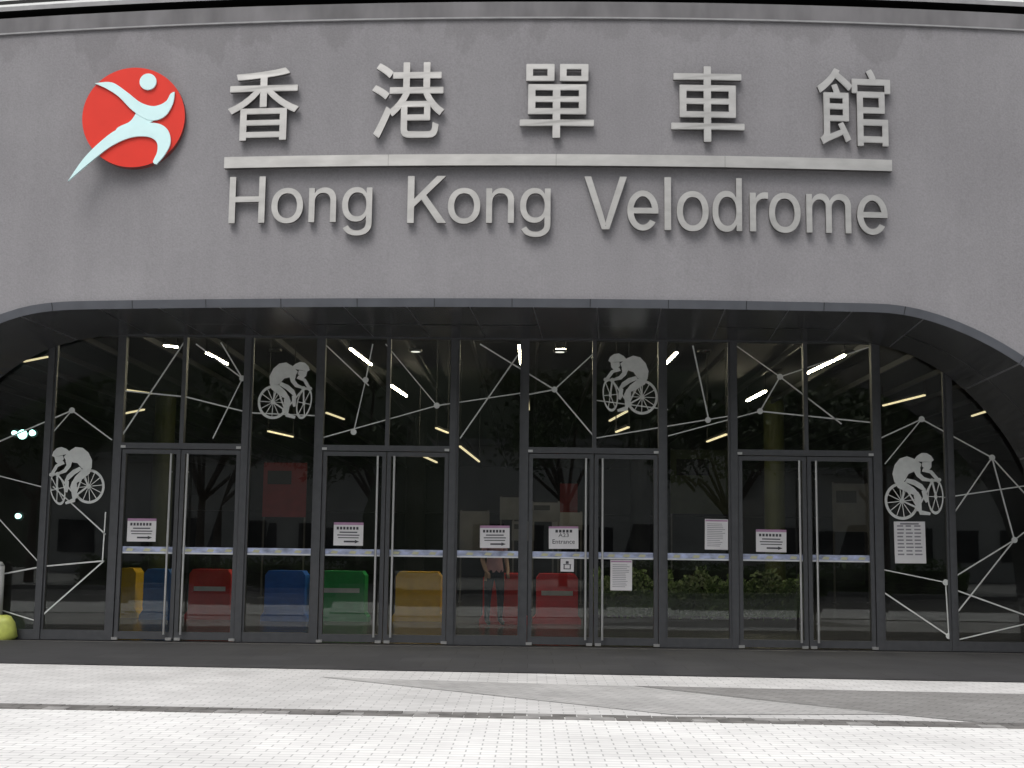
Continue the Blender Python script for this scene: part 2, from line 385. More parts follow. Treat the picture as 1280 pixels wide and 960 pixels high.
for a,b in segs:
    y=GY-0.014
    st.face([(a,y,zs0),(b,y,zs0),(b,y,zs1),(a,y,zs1)],M_blue)
    st.face([(a,y-0.002,zs0),(b,y-0.002,zs0),(b,y-0.002,zs0+0.02),(a,y-0.002,zs0+0.02)],M_white)
    for k in range(3):
        c0=a+(b-a)*(k+0.5+random.uniform(-.2,.2))/3
        st.face([(c0-0.05,y-0.003,zs0+0.035),(c0+0.04,y-0.003,zs0+0.03),(c0+0.06,y-0.003,zs0+0.065),(c0-0.02,y-0.003,zs0+0.072)],M_yel)
st.obj('safety_stripe',B,fix=False)
ln=MB()
lines=[((230,428),(152,545)),((150,488),(232,496)),((232,496),(312,516)),((245,430),(303,473)),((276,428),(303,473)),((303,473),(266,548)),
((408,432),(461,482)),((466,430),(457,475)),((457,475),(442,540)),((482,430),(546,507)),((546,507),(654,491)),((546,507),(400,548)),((650,440),(575,548)),((600,430),(693,487)),
((693,487),(744,440)),((693,487),(650,495)),((693,487),(742,545)),((866,432),(886,525)),((742,500),(835,512)),((835,545),(950,514)),((742,548),(912,520)),
((920,432),(975,471)),((975,471),(1086,434)),((975,471),(950,514)),((975,471),(1052,530)),((950,514),(1088,528)),((405,520),(312,516)),
((1100,548),(1152,524)),((1152,524),(1240,572)),((1152,524),(1106,580)),((1240,572),(1190,645)),((1240,572),(1268,675)),((1240,572),(1282,618)),((1268,675),(1197,765)),((1180,622),(1290,606)),((1104,712),(1182,728)),((1182,728),(1268,675)),
((1182,728),(1186,795)),((1104,740),(1186,795)),((1196,738),(1290,772)),((1196,800),(1290,778)),((1268,675),(1300,650)),
((-20,560),(90,513)),((90,513),(140,550)),((90,513),(62,545)),((-20,590),(66,612)),((53,708),(-20,628)),((53,708),(130,701)),((45,776),(130,701)),((-20,756),(45,776)),((66,608),(132,668)),((53,708),(-20,722)),((132,640),(128,701))]
for a,b in lines:
    p,q=G(*a,GY-0.016),G(*b,GY-0.016); ln.beam(p,q,0.014+0.006*random.random(),0.003,M_decal)
for a in [(303,473),(457,475),(546,507),(693,487),(975,471),(950,514),(1152,524),(1240,572),(1268,675),(1182,728),(53,708),(90,513),(442,540),(885,525),(1186,795)]:
    p=G(*a,GY-0.016); ln.cyl((p.x,p.y-0.006,p.z),(p.x,p.y-0.002,p.z),0.042,0.042,M_decal,14)
ln.obj('constellation_line_decals',B)
def cyclist(name,px,py,flip,scale=1.0,rot=0.0):
    b=MB(); o=G(px,py,GY-0.02); u=scale/90.0
    def T(x,z):
        x=(x-34)*(-1 if flip else 1); z=z+38
        c_,s2=math.cos(rot),math.sin(rot); return ((x*c_-z*s2)*u,(x*s2+z*c_)*u)
    yl=[0.0]
    def Y():
        yl[0]-=0.0012; return yl[0]
    def poly(pts):
        y=Y(); b.prism([T(*p) for p in pts],y,y+0.001,M_decal)
    def bar(p,q,wd):
        y=Y(); a=T(*p); c_=T(*q); b.beam((a[0],y,a[1]),(c_[0],y,c_[1]),wd*u,0.001,M_decal)
    def wheel(cx,cz,rx,rz,tilt,ns):
        y=Y(); x,z=T(cx,cz); tt=(-tilt if flip else tilt)+rot
        b.ring(x,z,rx*u,rz*u,3.4*u,y,y+0.001,M_decal,tt)
        for k in range(ns):
            t_=2*math.pi*k/ns; ex=rx*math.cos(t_)*0.9; ez=rz*math.sin(t_)*0.9
            ct,s3=math.cos(tilt),math.sin(tilt)
            bar((cx,cz),(cx+ex*ct-ez*s3,cz+ex*s3+ez*ct),1.0)
    wheel(50,-50,20,22,0,12); wheel(10,-49,9.5,21,0.14,6)
    def circ(cx,cz,rx,rz,k=20): poly([(cx+rx*math.cos(2*math.pi*i/k),cz+rz*math.sin(2*math.pi*i/k)) for i in range(k)])
    circ(50,-50,3,3); circ(10,-49,2,3)
    poly([(6,-6),(8,-1),(13,3),(19,4),(25,1),(30,-4),(24,-6),(16,-7),(9,-8)])
    poly([(9,-8),(20,-7),(21,-12),(17,-16),(13,-17),(10,-14)])
    poly([(21,-9),(29,-2),(37,2),(46,0),(53,-7),(57,-17),(56,-27),(50,-30),(43,-26),(38,-19),(31,-17),(25,-17)])
    poly([(23,-14),(32,-15),(29,-23),(23,-29),(14,-31),(13,-28),(20,-25),(24,-20)])
    poly([(20,-14),(22,-18),(13,-21),(7,-30),(3,-31),(4,-27),(10,-18)])
    circ(12,-30,3,2.6); circ(3.5,-30,2.6,2.4)
    poly([(46,-26),(56,-26),(53,-34),(42,-41),(34,-45),(30,-42),(34,-36),(40,-31)])
    poly([(30,-41),(36,-45),(35,-55),(33,-64),(29,-65),(28,-55),(27,-48)])
    poly([(33,-62),(32,-68),(20,-70),(19,-67),(27,-64)])
    poly([(41,-24),(44,-28),(34,-33),(25,-40),(21,-39),(24,-33),(32,-27)])
    poly([(21,-38),(26,-41),(25,-50),(23,-55),(20,-54),(20,-47)])
    for p,q in [((10,-49),(12,-28)),((12,-31),(33,-60)),((33,-60),(46,-31)),((33,-60),(50,-50)),((46,-33),(50,-50)),((2,-31),(17,-29)),((42,-29),(52,-29))]: bar(p,q,2.0)
    circ(33,-60,4,4)
    return b.obj(name,None), o
for i,(px,py,fl_,sc,ro) in enumerate([(95,598,False,0.98,0.12),(358,492,True,0.98,-0.05),(787,484,False,1.0,-0.03),(1142,612,True,1.05,0.12)]):
    ob,o=cyclist('cyclist_decal' if i==0 else 'cyclist_decal.%03d'%i,px,py,fl_,sc,ro); ob.location=o
# ------------------------------------------------------------ text
FD=None
try:
    FD=bpy.utils.system_resource('DATAFILES',path='fonts')
except Exception as e: print('nofont',e)
latin=None
if FD and os.path.isdir(FD):
    for nme in os.listdir(FD):
        if nme.lower().startswith('inter'):
            try: latin=bpy.data.fonts.load(os.path.join(FD,nme))
            except Exception as e: print(e)
def textmesh(body,font=None,ext=0.02,res=6):
    cu=bpy.data.curves.new('t','FONT'); cu.body=body; cu.extrude=ext; cu.resolution_u=res
    if font: cu.font=font
    o=bpy.data.objects.new('t',cu); COL.objects.link(o); bpy.context.view_layer.update()
    dg=bpy.context.evaluated_depsgraph_get(); me=bpy.data.meshes.new_from_object(o.evaluated_get(dg))
    bpy.data.objects.remove(o); return me
def raw(body,font,res=6):
    me=textmesh(body,font,0.03,res)
    return [v.co.copy() for v in me.vertices],[tuple(p.vertices) for p in me.polygons]
def fit(vs,box):
    ax=min(v.x for v in vs); bx=max(v.x for v in vs); ay=min(v.y for v in vs); by=max(v.y for v in vs); az=min(v.z for v in vs); bz=max(v.z for v in vs)
    x0,x1,y0,y1=box
    return [Vector((x0+(v.x-ax)/(bx-ax)*(x1-x0),y0+(v.y-ay)/(by-ay)*(y1-y0),(v.z-az)/(bz-az))) for v in vs]
def pr2(pts,z1=1.0):
    k=len(pts); V=[Vector((x,y,0)) for x,y in pts]+[Vector((x,y,z1)) for x,y in pts]
    Fs=[tuple(range(k,2*k)),tuple(reversed(range(k)))]+[(i,(i+1)%k,k+(i+1)%k,k+i) for i in range(k)]
    return V,Fs
LB={'H':(80,642,0,716,722),'o':(33,523,-12,530,556),'n':(66,487,0,530,556),'g':(32,491,-211,530,556),'K':(73,666,0,716,667),'V':(5,661,0,716,640),
'e':(37,515,-12,530,556),'l':(64,152,0,716,222),'d':(34,491,-12,716,556),'r':(65,346,0,530,333),'m':(66,768,0,530,833)}
def glyph(ch):
    x0,x1,y0,y1,ad=LB[ch]
    if ch=='K': return pr2([(73,0),(73,716),(168,716),(168,361),(523,716),(652,716),(352,426),(666,0),(540,0),(285,362),(168,248),(168,0)])
    if ch=='l': return pr2([(62,0),(158,0),(158,716),(62,716)])
    if ch=='e':
        cx,cy=276,259; out=[];inn=[]
        for k in range(49):
            a=math.radians(-2+(326)*k/48); out.append((cx+239*math.cos(a),cy+271*math.sin(a)))
        for k in range(49):
            a=math.radians(-2+(322)*k/48); inn.append((cx+149*math.cos(a),cy+197*math.sin(a)))
        V,Fs=pr2(out+inn[::-1]); V2,F2=pr2([(75,222),(514,222),(514,294),(75,294)],0.996); b0=len(V)
        return V+V2,Fs+[tuple(b0+i for i in f) for f in F2]
    vs,fs=raw(ch,latin,8); return fit(vs,(x0,x1,y0,y1)),fs
def word(wd):
    V=[];Fs=[];pen=0
    for ch in wd:
        v,f=glyph(ch); b0=len(V); V+=[Vector((p.x+pen,p.y,p.z)) for p in v]; Fs+=[tuple(b0+i for i in q) for q in f]; pen+=LB[ch][4]
    return V,Fs
def place_on_wall(vs,fs,x0,x1,z0,z1,off,depth,name,parent,mats,bold=0.0):
    vs=fit(vs,(0,1,0,1))
    offs=[(0,0)] if bold==0 else [(bold*math.cos(k*math.pi/4),bold*math.sin(k*math.pi/4)) for k in range(8)]+[(0,0)]
    V=[];Fc=[]
    for k,(ox,oz) in enumerate(offs):
        b0=len(V)
        for v in vs:
            X_=x0+bold+v.x*(x1-x0-2*bold)+ox; Z_=z0+bold+v.y*(z1-z0-2*bold)+oz
            V.append((X_,wy(X_)-off-(depth-0.0006*k)*v.z,Z_))
        Fc+=[tuple(b0+i for i in f) for f in fs]
    m2=bpy.data.meshes.new(name); m2.from_pydata(V,[],Fc); m2.update()
    for m in mats: m2.materials.append(m)
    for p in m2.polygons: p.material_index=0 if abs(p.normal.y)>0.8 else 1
    o=bpy.data.objects.new(name,m2); COL.objects.link(o); o.parent=parent; return o
SG=empty('building_name_sign')
for i,(ch,a,b,t0,t1) in enumerate([('香',287,375,88,178),('港',466,556,81,175),('單',650,742,83,175),('車',838,929,86,180),('館',1020,1111,89,185)]):
    vs,fs=raw(ch,None,4); my=(t0+t1)/2; mx=(a+b)/2
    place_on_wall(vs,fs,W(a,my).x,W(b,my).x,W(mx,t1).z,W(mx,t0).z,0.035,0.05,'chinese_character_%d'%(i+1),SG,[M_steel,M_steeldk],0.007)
for i,(wd,a,b,t0,t1) in enumerate([('Hong',288,466,222,297),('Kong',510,688,222,298),('Velodrome',730,1107,225,292)]):
    vs,fs=word(wd); my=(t0+t1)/2; mx=(a+b)/2
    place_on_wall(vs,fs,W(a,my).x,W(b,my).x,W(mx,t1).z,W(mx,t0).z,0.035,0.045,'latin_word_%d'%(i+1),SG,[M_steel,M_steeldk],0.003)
ub=MB(); xa=W(283,200).x; xb=W(1112,207).x; z1=W(700,196).z; z0=W(700,210).z
K=24
for i in range(K):
    p=xa+(xb-xa)*i/K; q=xa+(xb-xa)*(i+1)/K
    A=[(p,wy(p)-0.11,z0),(q,wy(q)-0.11,z0),(q,wy(q)-0.11,z1),(p,wy(p)-0.11,z1)]
    ub.face(A,M_steel)
    ub.face([(p,wy(p)-0.11,z1),(q,wy(q)-0.11,z1),(q,wy(q)-0.03,z1),(p,wy(p)-0.03,z1)],M_steel)
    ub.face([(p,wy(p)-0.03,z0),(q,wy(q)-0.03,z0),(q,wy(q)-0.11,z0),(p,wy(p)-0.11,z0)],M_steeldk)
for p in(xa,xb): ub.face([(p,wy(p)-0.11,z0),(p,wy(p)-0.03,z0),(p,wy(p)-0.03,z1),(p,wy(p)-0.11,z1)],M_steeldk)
for i in range(9):
    p=xa+0.3+(xb-xa-0.6)*i/8; ub.cyl((p,wy(p)-0.03,(z0+z1)/2),(p,wy(p)+0.01,(z0+z1)/2),0.012,0.012,M_steeldk,8)
for i in range(1,4):
    p=xa+(xb-xa)*i/4; ub.box((p-0.002,wy(p)-0.112,z0),(p+0.002,wy(p)-0.1105,z1),M_steeldk)
ub.obj('underline_bar',SG,fix=False)
# ------------------------------------------------------------ logo
LG=empty('sports_logo_emblem'); lb=MB()
cp=W(171,151); R=0.5*(W(232,151).x-W(110,151).x); yy=wy(cp.x)
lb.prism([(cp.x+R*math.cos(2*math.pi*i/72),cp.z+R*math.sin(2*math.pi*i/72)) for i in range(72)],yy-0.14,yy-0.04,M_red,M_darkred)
lb.cyl((cp.x-.2,yy-0.05,cp.z),(cp.x-.2,yy+.02,cp.z),0.03,0.03,M_steeldk); lb.cyl((cp.x+.2,yy-0.05,cp.z),(cp.x+.2,yy+.02,cp.z),0.03,0.03,M_steeldk)
lb.obj('red_disc',LG)
fg=MB()
def LP(a,b):
    p=W(a,b); return (p.x,p.z)
def smooth_poly(pts,corners=()):
    P=[Vector(LP(*p)) for p in pts]; out=[]; k=len(P)
    for i in range(k):
        a,b,c_,d=P[i-1],P[i],P[(i+1)%k],P[(i+2)%k]
        if i in corners: a=b
        if (i+1)%k in corners: d=c_
        for j in range(6):
            t_=j/6; v=0.5*((2*b)+(c_-a)*t_+(2*a-5*b+4*c_-d)*t_*t_+(3*b-a-3*c_+d)*t_**3); out.append((v.x,v.y))
    return out
fg.prism(smooth_poly([(126,112),(146,110),(164,121),(180,133),(196,137),(210,131),(216,121),(221,118),(219,132),(211,147),(199,154),(186,153),(170,143),(154,127),(140,118)],(0,7)),yy-0.165,yy-0.143,M_cyan)
fg.prism(smooth_poly([(176,143),(196,154),(184,162),(168,170),(148,178),(152,166),(166,158),(172,151)],(0,1,4)),yy-0.160,yy-0.144,M_cyan)
fg.prism(smooth_poly([(94,234),(112,206),(132,184),(152,168),(176,160),(199,158),(212,165),(216,180),(210,195),(199,209),(195,206),(200,193),(199,181),(188,175),(168,177),(146,188),(124,206)],(0,9)),yy-0.166,yy-0.142,M_cyan)
hp=LP(189,107); r_=R*10/61
fg.prism([(hp[0]+r_*math.cos(2*math.pi*i/28),hp[1]+r_*math.sin(2*math.pi*i/28)) for i in range(28)],yy-0.165,yy-0.141,M_cyan)
fg.obj('running_figure',LG)
# ------------------------------------------------------------ paper notices
def notice(idx,x0,y0,x1,y1,kind):
    b=MB(); p=G((x0+x1)/2,(y0+y1)/2,GY-0.022); w_=(G(x1,690).x-G(x0,690).x)/2; h_=(G(640,y0).z-G(640,y1).z)/2
    tl=random.uniform(-0.012,0.012)
    b.box((-w_,0,-h_),(w_,0.002,h_),M_paper)
    def rc(a,b2,c_,d,m,y=-0.0012): b.box((w_*a,y,h_*b2),(w_*c_,y+0.001,h_*d),m)
    if kind=='dir':
        rc(-1,0.78,1,1,M_purple)
        for k in range(7): rc(-0.8+0.22*k,0.38,-0.8+0.22*k+0.15,0.62,M_ink)
        rc(-0.6,0.10,0.6,0.2,M_ink); rc(-0.75,-0.14,0.75,-0.05,M_ink); rc(-0.7,-0.36,0.7,-0.28,M_ink)
        rc(-0.3,-0.72,0.5,-0.58,M_ink)
        b.prism([(w_*0.45,-h_*0.5),(w_*0.75,-h_*0.65),(w_*0.45,-h_*0.8)],-0.0024,-0.0013,M_ink)
    elif kind=='ent':
        rc(-1,0.82,1,1,M_purple)
        for k in range(5): rc(-0.55+0.24*k,0.45,-0.55+0.24*k+0.17,0.7,M_ink)
    elif kind=='text':
        rc(-0.95,0.85,0.95,0.95,M_purple)
        k=0.7
        while k>-0.85:
            rc(-0.8,k-0.035,random.uniform(0.3,0.8),k,M_inkl); k-=0.12
    elif kind=='qr':
        rc(-1,-1,1,-0.94,M_ink); rc(-1,0.94,1,1,M_ink); rc(-1,-0.94,-0.92,0.94,M_ink); rc(0.92,-0.94,1,0.94,M_ink)
        rc(-0.2,0.2,0.2,0.6,M_ink); rc(-0.55,0.05,0.55,0.15,M_ink); rc(-0.5,-0.6,-0.35,0.05,M_ink);rc(0.35,-0.6,0.5,0.05,M_ink); rc(-0.35,-0.6,0.35,-0.48,M_ink)
    elif kind=='post':
        for j in range(3):
            for k in range(9): rc(-0.8+0.55*j,0.75-0.17*k,-0.8+0.55*j+random.uniform(0.3,0.5),0.79-0.17*k+0.03,M_inkl)
        rc(-0.6,0.85,0.6,0.93,M_inkl)
    o=b.obj('paper_notice' if idx==0 else 'paper_notice.%03d'%idx); o.location=p; o.rotation_euler=(0,tl,0)
    if kind=='ent':
        for txt,zc_,hh,ww in(('A23',0.22,0.17,0.35),('Entrance',-0.35,0.2,0.75)):
            me=textmesh(txt,None,0.001,2); vs=me.vertices
            ax=min(v.co.x for v in vs); bx=max(v.co.x for v in vs); ay=min(v.co.y for v in vs); by=max(v.co.y for v in vs)
            for v in vs: v.co=(((v.co.x-ax)/(bx-ax)*2-1)*ww*w_,-0.0025-v.co.z,(zc_+((v.co.y-ay)/(by-ay)*2-1)*hh)*h_)
            me.materials.append(M_ink); t2=bpy.data.objects.new('lettering_'+txt.lower(),me); COL.objects.link(t2); t2.parent=o
for i,q in enumerate([(159,648,195,677,'dir'),(417,653,454,682,'dir'),(600,657,637,685,'dir'),(686,658,723,686,'ent'),(700,698,718,715,'qr'),(763,700,790,738,'text'),(881,649,910,687,'text'),(945,662,983,690,'dir'),(1118,652,1157,704,'post')]): notice(i,*q)
# ------------------------------------------------------------ ground
gb=MB(); e=900
gb.face([(-e,-e,-0.012),(e,-e,-0.012),(e,e,-0.012),(-e,e,-0.012)],mat('plaza_concrete',(0.30,0.30,0.29),0.85,var=0.12,scale=0.4))
gb.obj('ground',fix=False)
def sheet(name,pts,z,m):
    b=MB(); b.face([(p[0],p[1],z) for p in pts],m); return b.obj(name,fix=False)
def gp(a,b): p=H(a,b); return (p.x,p.y)
l0=gp(0,880); l1=gp(1280,905); dx=(l1[1]-l0[1])/(l1[0]-l0[0])
def ly(x): return l0[1]+dx*(x-l0[0])
p0=gp(0,829); p1=gp(1280,853); dp=(p1[1]-p0[1])/(p1[0]-p0[0])
def py_(x): return p0[1]+dp*(x-p0[0])
sheet('pale_pavement',[(-30,-9.2),(30,-9.2),(30,ly(30)),(-30,ly(-30))],-0.004,M_pave)
M_paveB=brickmat('pale_paving_upper',(0.62,0.615,0.61),(0.55,0.545,0.54),(0.38,0.38,0.38),0.2,0.1,0.0,0.006,0.22)
sheet('upper_pavement',[(-30,ly(-30)),(30,ly(30)),(30,3),(-30,3)],-0.004,M_paveB)
q=[gp(790,857),gp(1500,872),gp(1500,925),gp(1280,908),gp(1120,893)]
sheet('dark_paving_band',q,0.0,M_pave3)
q=[gp(400,846),gp(790,858),gp(1120,893),gp(840,893)]
sheet('grey_paving_band',q,0.0,M_pave2)
sheet('porch_paving',[(-16,py_(-16)),(16,py_(16)),(16,GY+0.05),(-16,GY+0.05)],0.004,M_porch)
pt=MB(); x=-14.0
while x<14:
    for r2 in range(2):
        xo=x+(0.1 if r2 else 0); y=ly(xo)-0.15*r2+0.02
        pt.box((xo+0.005,y-0.147,-0.003),(xo+0.195,y-0.003,0.003+random.uniform(0,0.002)),M_tile if random.random()<0.72 else M_tile2)
    x+=0.2
pt.obj('charcoal_paver_row')
M_asph=mat('asphalt',(0.05,0.05,0.052),0.85,var=0.2,scale=2,bump=0.3,bscale=60)  # unseen asphalt and kerbs, added to darken the reflected foreground
sheet('reflection_road',[(-120,-17.2),(120,-17.2),(120,-9.4),(-120,-9.4)],-0.004,M_asph)
kb=MB(); M_kerb=mat('kerb_stone',(0.32,0.32,0.31),0.8)
kb.box((-60,-17.45,-0.01),(60,-17.2,0.12),M_kerb); kb.box((-60,-9.4,-0.011),(60,-9.2,0.001),M_kerb); kb.obj('kerb')
rm=MB(); x=-60
while x<60: rm.face([(x,-13.35,0),(x+2,-13.35,0),(x+2,-13.25,0),(x,-13.25,0)],M_white); x+=4
rm.obj('road_marking',fix=False)
dr=MB(); dr.box((-9,GY-0.32,0.0),(9,GY-0.24,0.008),M_steeldk)
dr.obj('threshold_drain',B)
# ------------------------------------------------------------ lobby
ib=MB(); YE=48
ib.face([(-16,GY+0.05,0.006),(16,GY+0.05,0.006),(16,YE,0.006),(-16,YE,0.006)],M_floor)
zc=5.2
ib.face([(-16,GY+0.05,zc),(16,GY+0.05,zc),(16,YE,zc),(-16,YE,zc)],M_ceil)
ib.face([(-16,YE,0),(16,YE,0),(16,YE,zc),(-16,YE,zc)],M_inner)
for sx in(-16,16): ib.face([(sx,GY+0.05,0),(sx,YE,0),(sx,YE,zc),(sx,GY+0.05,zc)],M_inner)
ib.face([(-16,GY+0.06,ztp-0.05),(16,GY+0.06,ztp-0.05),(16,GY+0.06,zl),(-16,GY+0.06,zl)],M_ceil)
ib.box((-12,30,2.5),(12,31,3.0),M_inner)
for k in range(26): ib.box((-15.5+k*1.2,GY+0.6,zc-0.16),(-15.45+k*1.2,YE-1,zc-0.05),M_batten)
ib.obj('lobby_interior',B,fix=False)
tb=MB()
tubes=[((155,487),(190,492),0),((438,436),(464,456),1),((489,482),(508,495),1),((649,432),(651,455),1),((831,456),(846,441),1),((762,526),(784,514),0),((575,558),(599,577),0),((934,501),(957,489),1),((524,568),(546,578),0),((1008,467),(1056,444),1),((1104,507),(1156,494),0),((258,441),(284,455),1),((408,516),(430,524),0),((335,539),(366,546),0),((884,552),(908,543),0),((695,437),(707,437),1),((205,432),(222,434),1),((545,535),(560,541),0),((660,500),(661,512),0),((30,452),(60,446),0),((150,518),(180,512),0),((1215,520),(1240,512),0),((770,540),(786,534),0)]
for a,b,br in tubes:
    z_=4.75 if a[1]<530 else 3.4
    p,q_=H(*a,z_),H(*b,z_)
    if a[1]<530 and p.y>44: p,q_=H(*a,3.9),H(*b,3.9)
    wd=0.042*(p.y+15.6)/30
    tb.beam(p,q_,wd,wd*0.8,M_tube if br else M_tubedim,Vector((0,0,1)))
    tb.beam(p+Vector((0,0,wd)),q_+Vector((0,0,wd)),wd*2,wd*0.8,M_ceil,Vector((0,0,1)))
    for e_ in(p,q_): tb.cyl(e_+Vector((0,0,wd)),(e_.x,e_.y,zc),0.01,0.01,M_ceil,6)
tb.obj('ceiling_tube_lights',B,fix=True)
sp=MB()  # added glowing discs stand in for a cool light reflected in the glass
for a,r_s in (((28,543),0.11),((40,541),0.07),((17,541),0.05),((22,645),0.06)):
    p=G(a[0],a[1],14); sp.cyl((p.x,14,p.z),(p.x,14.1,p.z),r_s,0.05,M_reflglow,14); sp.cyl((p.x,14.1,p.z),(p.x,14.3,p.z),0.10,0.10,M_ceil,14)
sp.obj('reflected_glow_discs',B)
M_ygcol=mat('olive_column_paint',(0.08,0.09,0.018),0.6,var=0.1)
cl=MB()
for px in(203,968): 
    p=G(px,600,18); cl.cyl((p.x,18,0.006),(p.x,18,zc),0.26,0.26,M_ygcol,24)
for px in (520,800): 
    p=G(px,600,24); cl.cyl((p.x,24,0.006),(p.x,24,zc),0.3,0.3,M_inner,24)
cl.obj('lobby_columns',B)
blk=[((330,388),(0.02,0.16,0.70)),((392,462),(0.02,0.40,0.10)),((492,556),(0.85,0.50,0.02)),((600,662),(0.8,0.02,0.02)),((666,726),(0.8,0.02,0.03)),((148,178),(0.8,0.5,0.02)),((180,222),(0.05,0.2,0.6)),((236,296),(0.7,0.03,0.03))]
for i,((a,b),c_) in enumerate(blk):
    y=8.0+0.25*(i%3); bb=MB(); m=mat('vinyl_colour_%d'%i,c_,0.5,var=0.1,spec=0.3); x0=G(a,740,y).x; x1=G(b,740,y).x; cx=(x0+x1)/2; hw=(x1-x0)/2
    pr=[(-hw,0.0),(hw,0.0),(hw,0.08),(hw-0.06,0.16),(hw-0.06,0.80),(hw-0.12,0.88),(-hw+0.12,0.88),(-hw+0.06,0.80),(-hw+0.06,0.16),(-hw,0.08)]
    bb.prism(pr,-0.25,0.25,m)
    if i%3==1: bb.box((-hw+0.15,-0.256,0.5),(hw-0.15,-0.2505,0.58),M_white)
    o=bb.obj('crowd_barrier_block' if i==0 else 'crowd_barrier_block.%03d'%i); o.location=(cx,y,0.007)
rnd=random.Random(11)
M_plbox=mat('standin_planter_box',(0.06,0.05,0.045),0.7)
for i,(a,b) in enumerate([(738,826),(830,914),(920,1002)]):  # planters added in the lobby stand in for greenery reflected in the glass
    y=7.6; x0=G(a,740,y).x; x1=G(b,740,y).x; hw=(x1-x0)/2; pb=MB()
    pb.box((-hw,-0.25,0),(hw,0.25,0.20),M_plbox)
    pb.box((-hw+0.05,-0.2,0.20),(hw-0.05,0.2,0.6),M_hleaf)
    for k in range(1700):
        x=rnd.uniform(-hw,hw); y2=rnd.uniform(-0.33,0.3); z=rnd.uniform(0.16,0.90+0.10*math.sin(x*9+i)+0.05*math.sin(x*23))
        s=rnd.uniform(0.03,0.06); u=Vector((rnd.uniform(-1,1),rnd.uniform(-1,1),rnd.uniform(-1,1))).normalized(); v=u.orthogonal().normalized(); q_=Vector((x,y2,z))
        pb.face([q_-u*s,q_-v*s*0.6,q_+u*s,q_+v*s*0.6],M_hleaf)
    o=pb.obj('hedge_reflection_standin' if i==0 else 'hedge_reflection_standin.%03d'%i,fix=False); o.location=((x0+x1)/2,y,0.007)
M_bred=mat('board_red',(0.22,0.012,0.02),0.6); M_bgrey=mat('board_grey',(0.15,0.15,0.16),0.6,var=0.2,scale=2); M_bgreen=mat('board_green',(0.04,0.055,0.015),0.6,var=0.2); M_bwh=mat('board_pale',(0.26,0.26,0.27),0.6,var=0.2,scale=2)
def board(i,a,b,t0,t1,y,m):
    q_=MB(); x0=G(a,t0,y).x; x1=G(b,t0,y).x; z1_=G(640,t0,y).z; z0_=max(0.02,G(640,t1,y).z)
    hw=(x1-x0)/2
    q_.box((-hw,-0.02,z0_),(hw,0.02,z1_),m)
    for s in(-1,1):
        q_.box((s*(hw-0.03)-0.02,0.021,0.03),(s*(hw-0.03)+0.02,0.06,z1_+0.03),M_steeldk); q_.box((s*(hw-0.03)-0.03,-0.25,0.0),(s*(hw-0.03)+0.03,0.25,0.03),M_steeldk)
    if i%2==0: q_.box((-hw*0.8,-0.026,z0_+(z1_-z0_)*0.6),(hw*0.3,-0.021,z0_+(z1_-z0_)*0.85),M_inner)
    o=q_.obj('display_board' if i==0 else 'display_board.%03d'%i); o.location=((x0+x1)/2,y,0.007)
for i,q_ in enumerate([(330,384,582,650,18,M_bred),(625,655,622,650,20,M_bwh),(664,700,628,652,15,M_bgrey),(575,612,640,690,17,M_bgrey),(838,912,560,640,22,M_bgreen),(700,722,604,640,21,M_bred),(1040,1086,600,660,19,M_bgrey),(690,728,640,662,16,M_bwh),(640,668,652,676,14,M_bgrey)]): board(i,*q_)
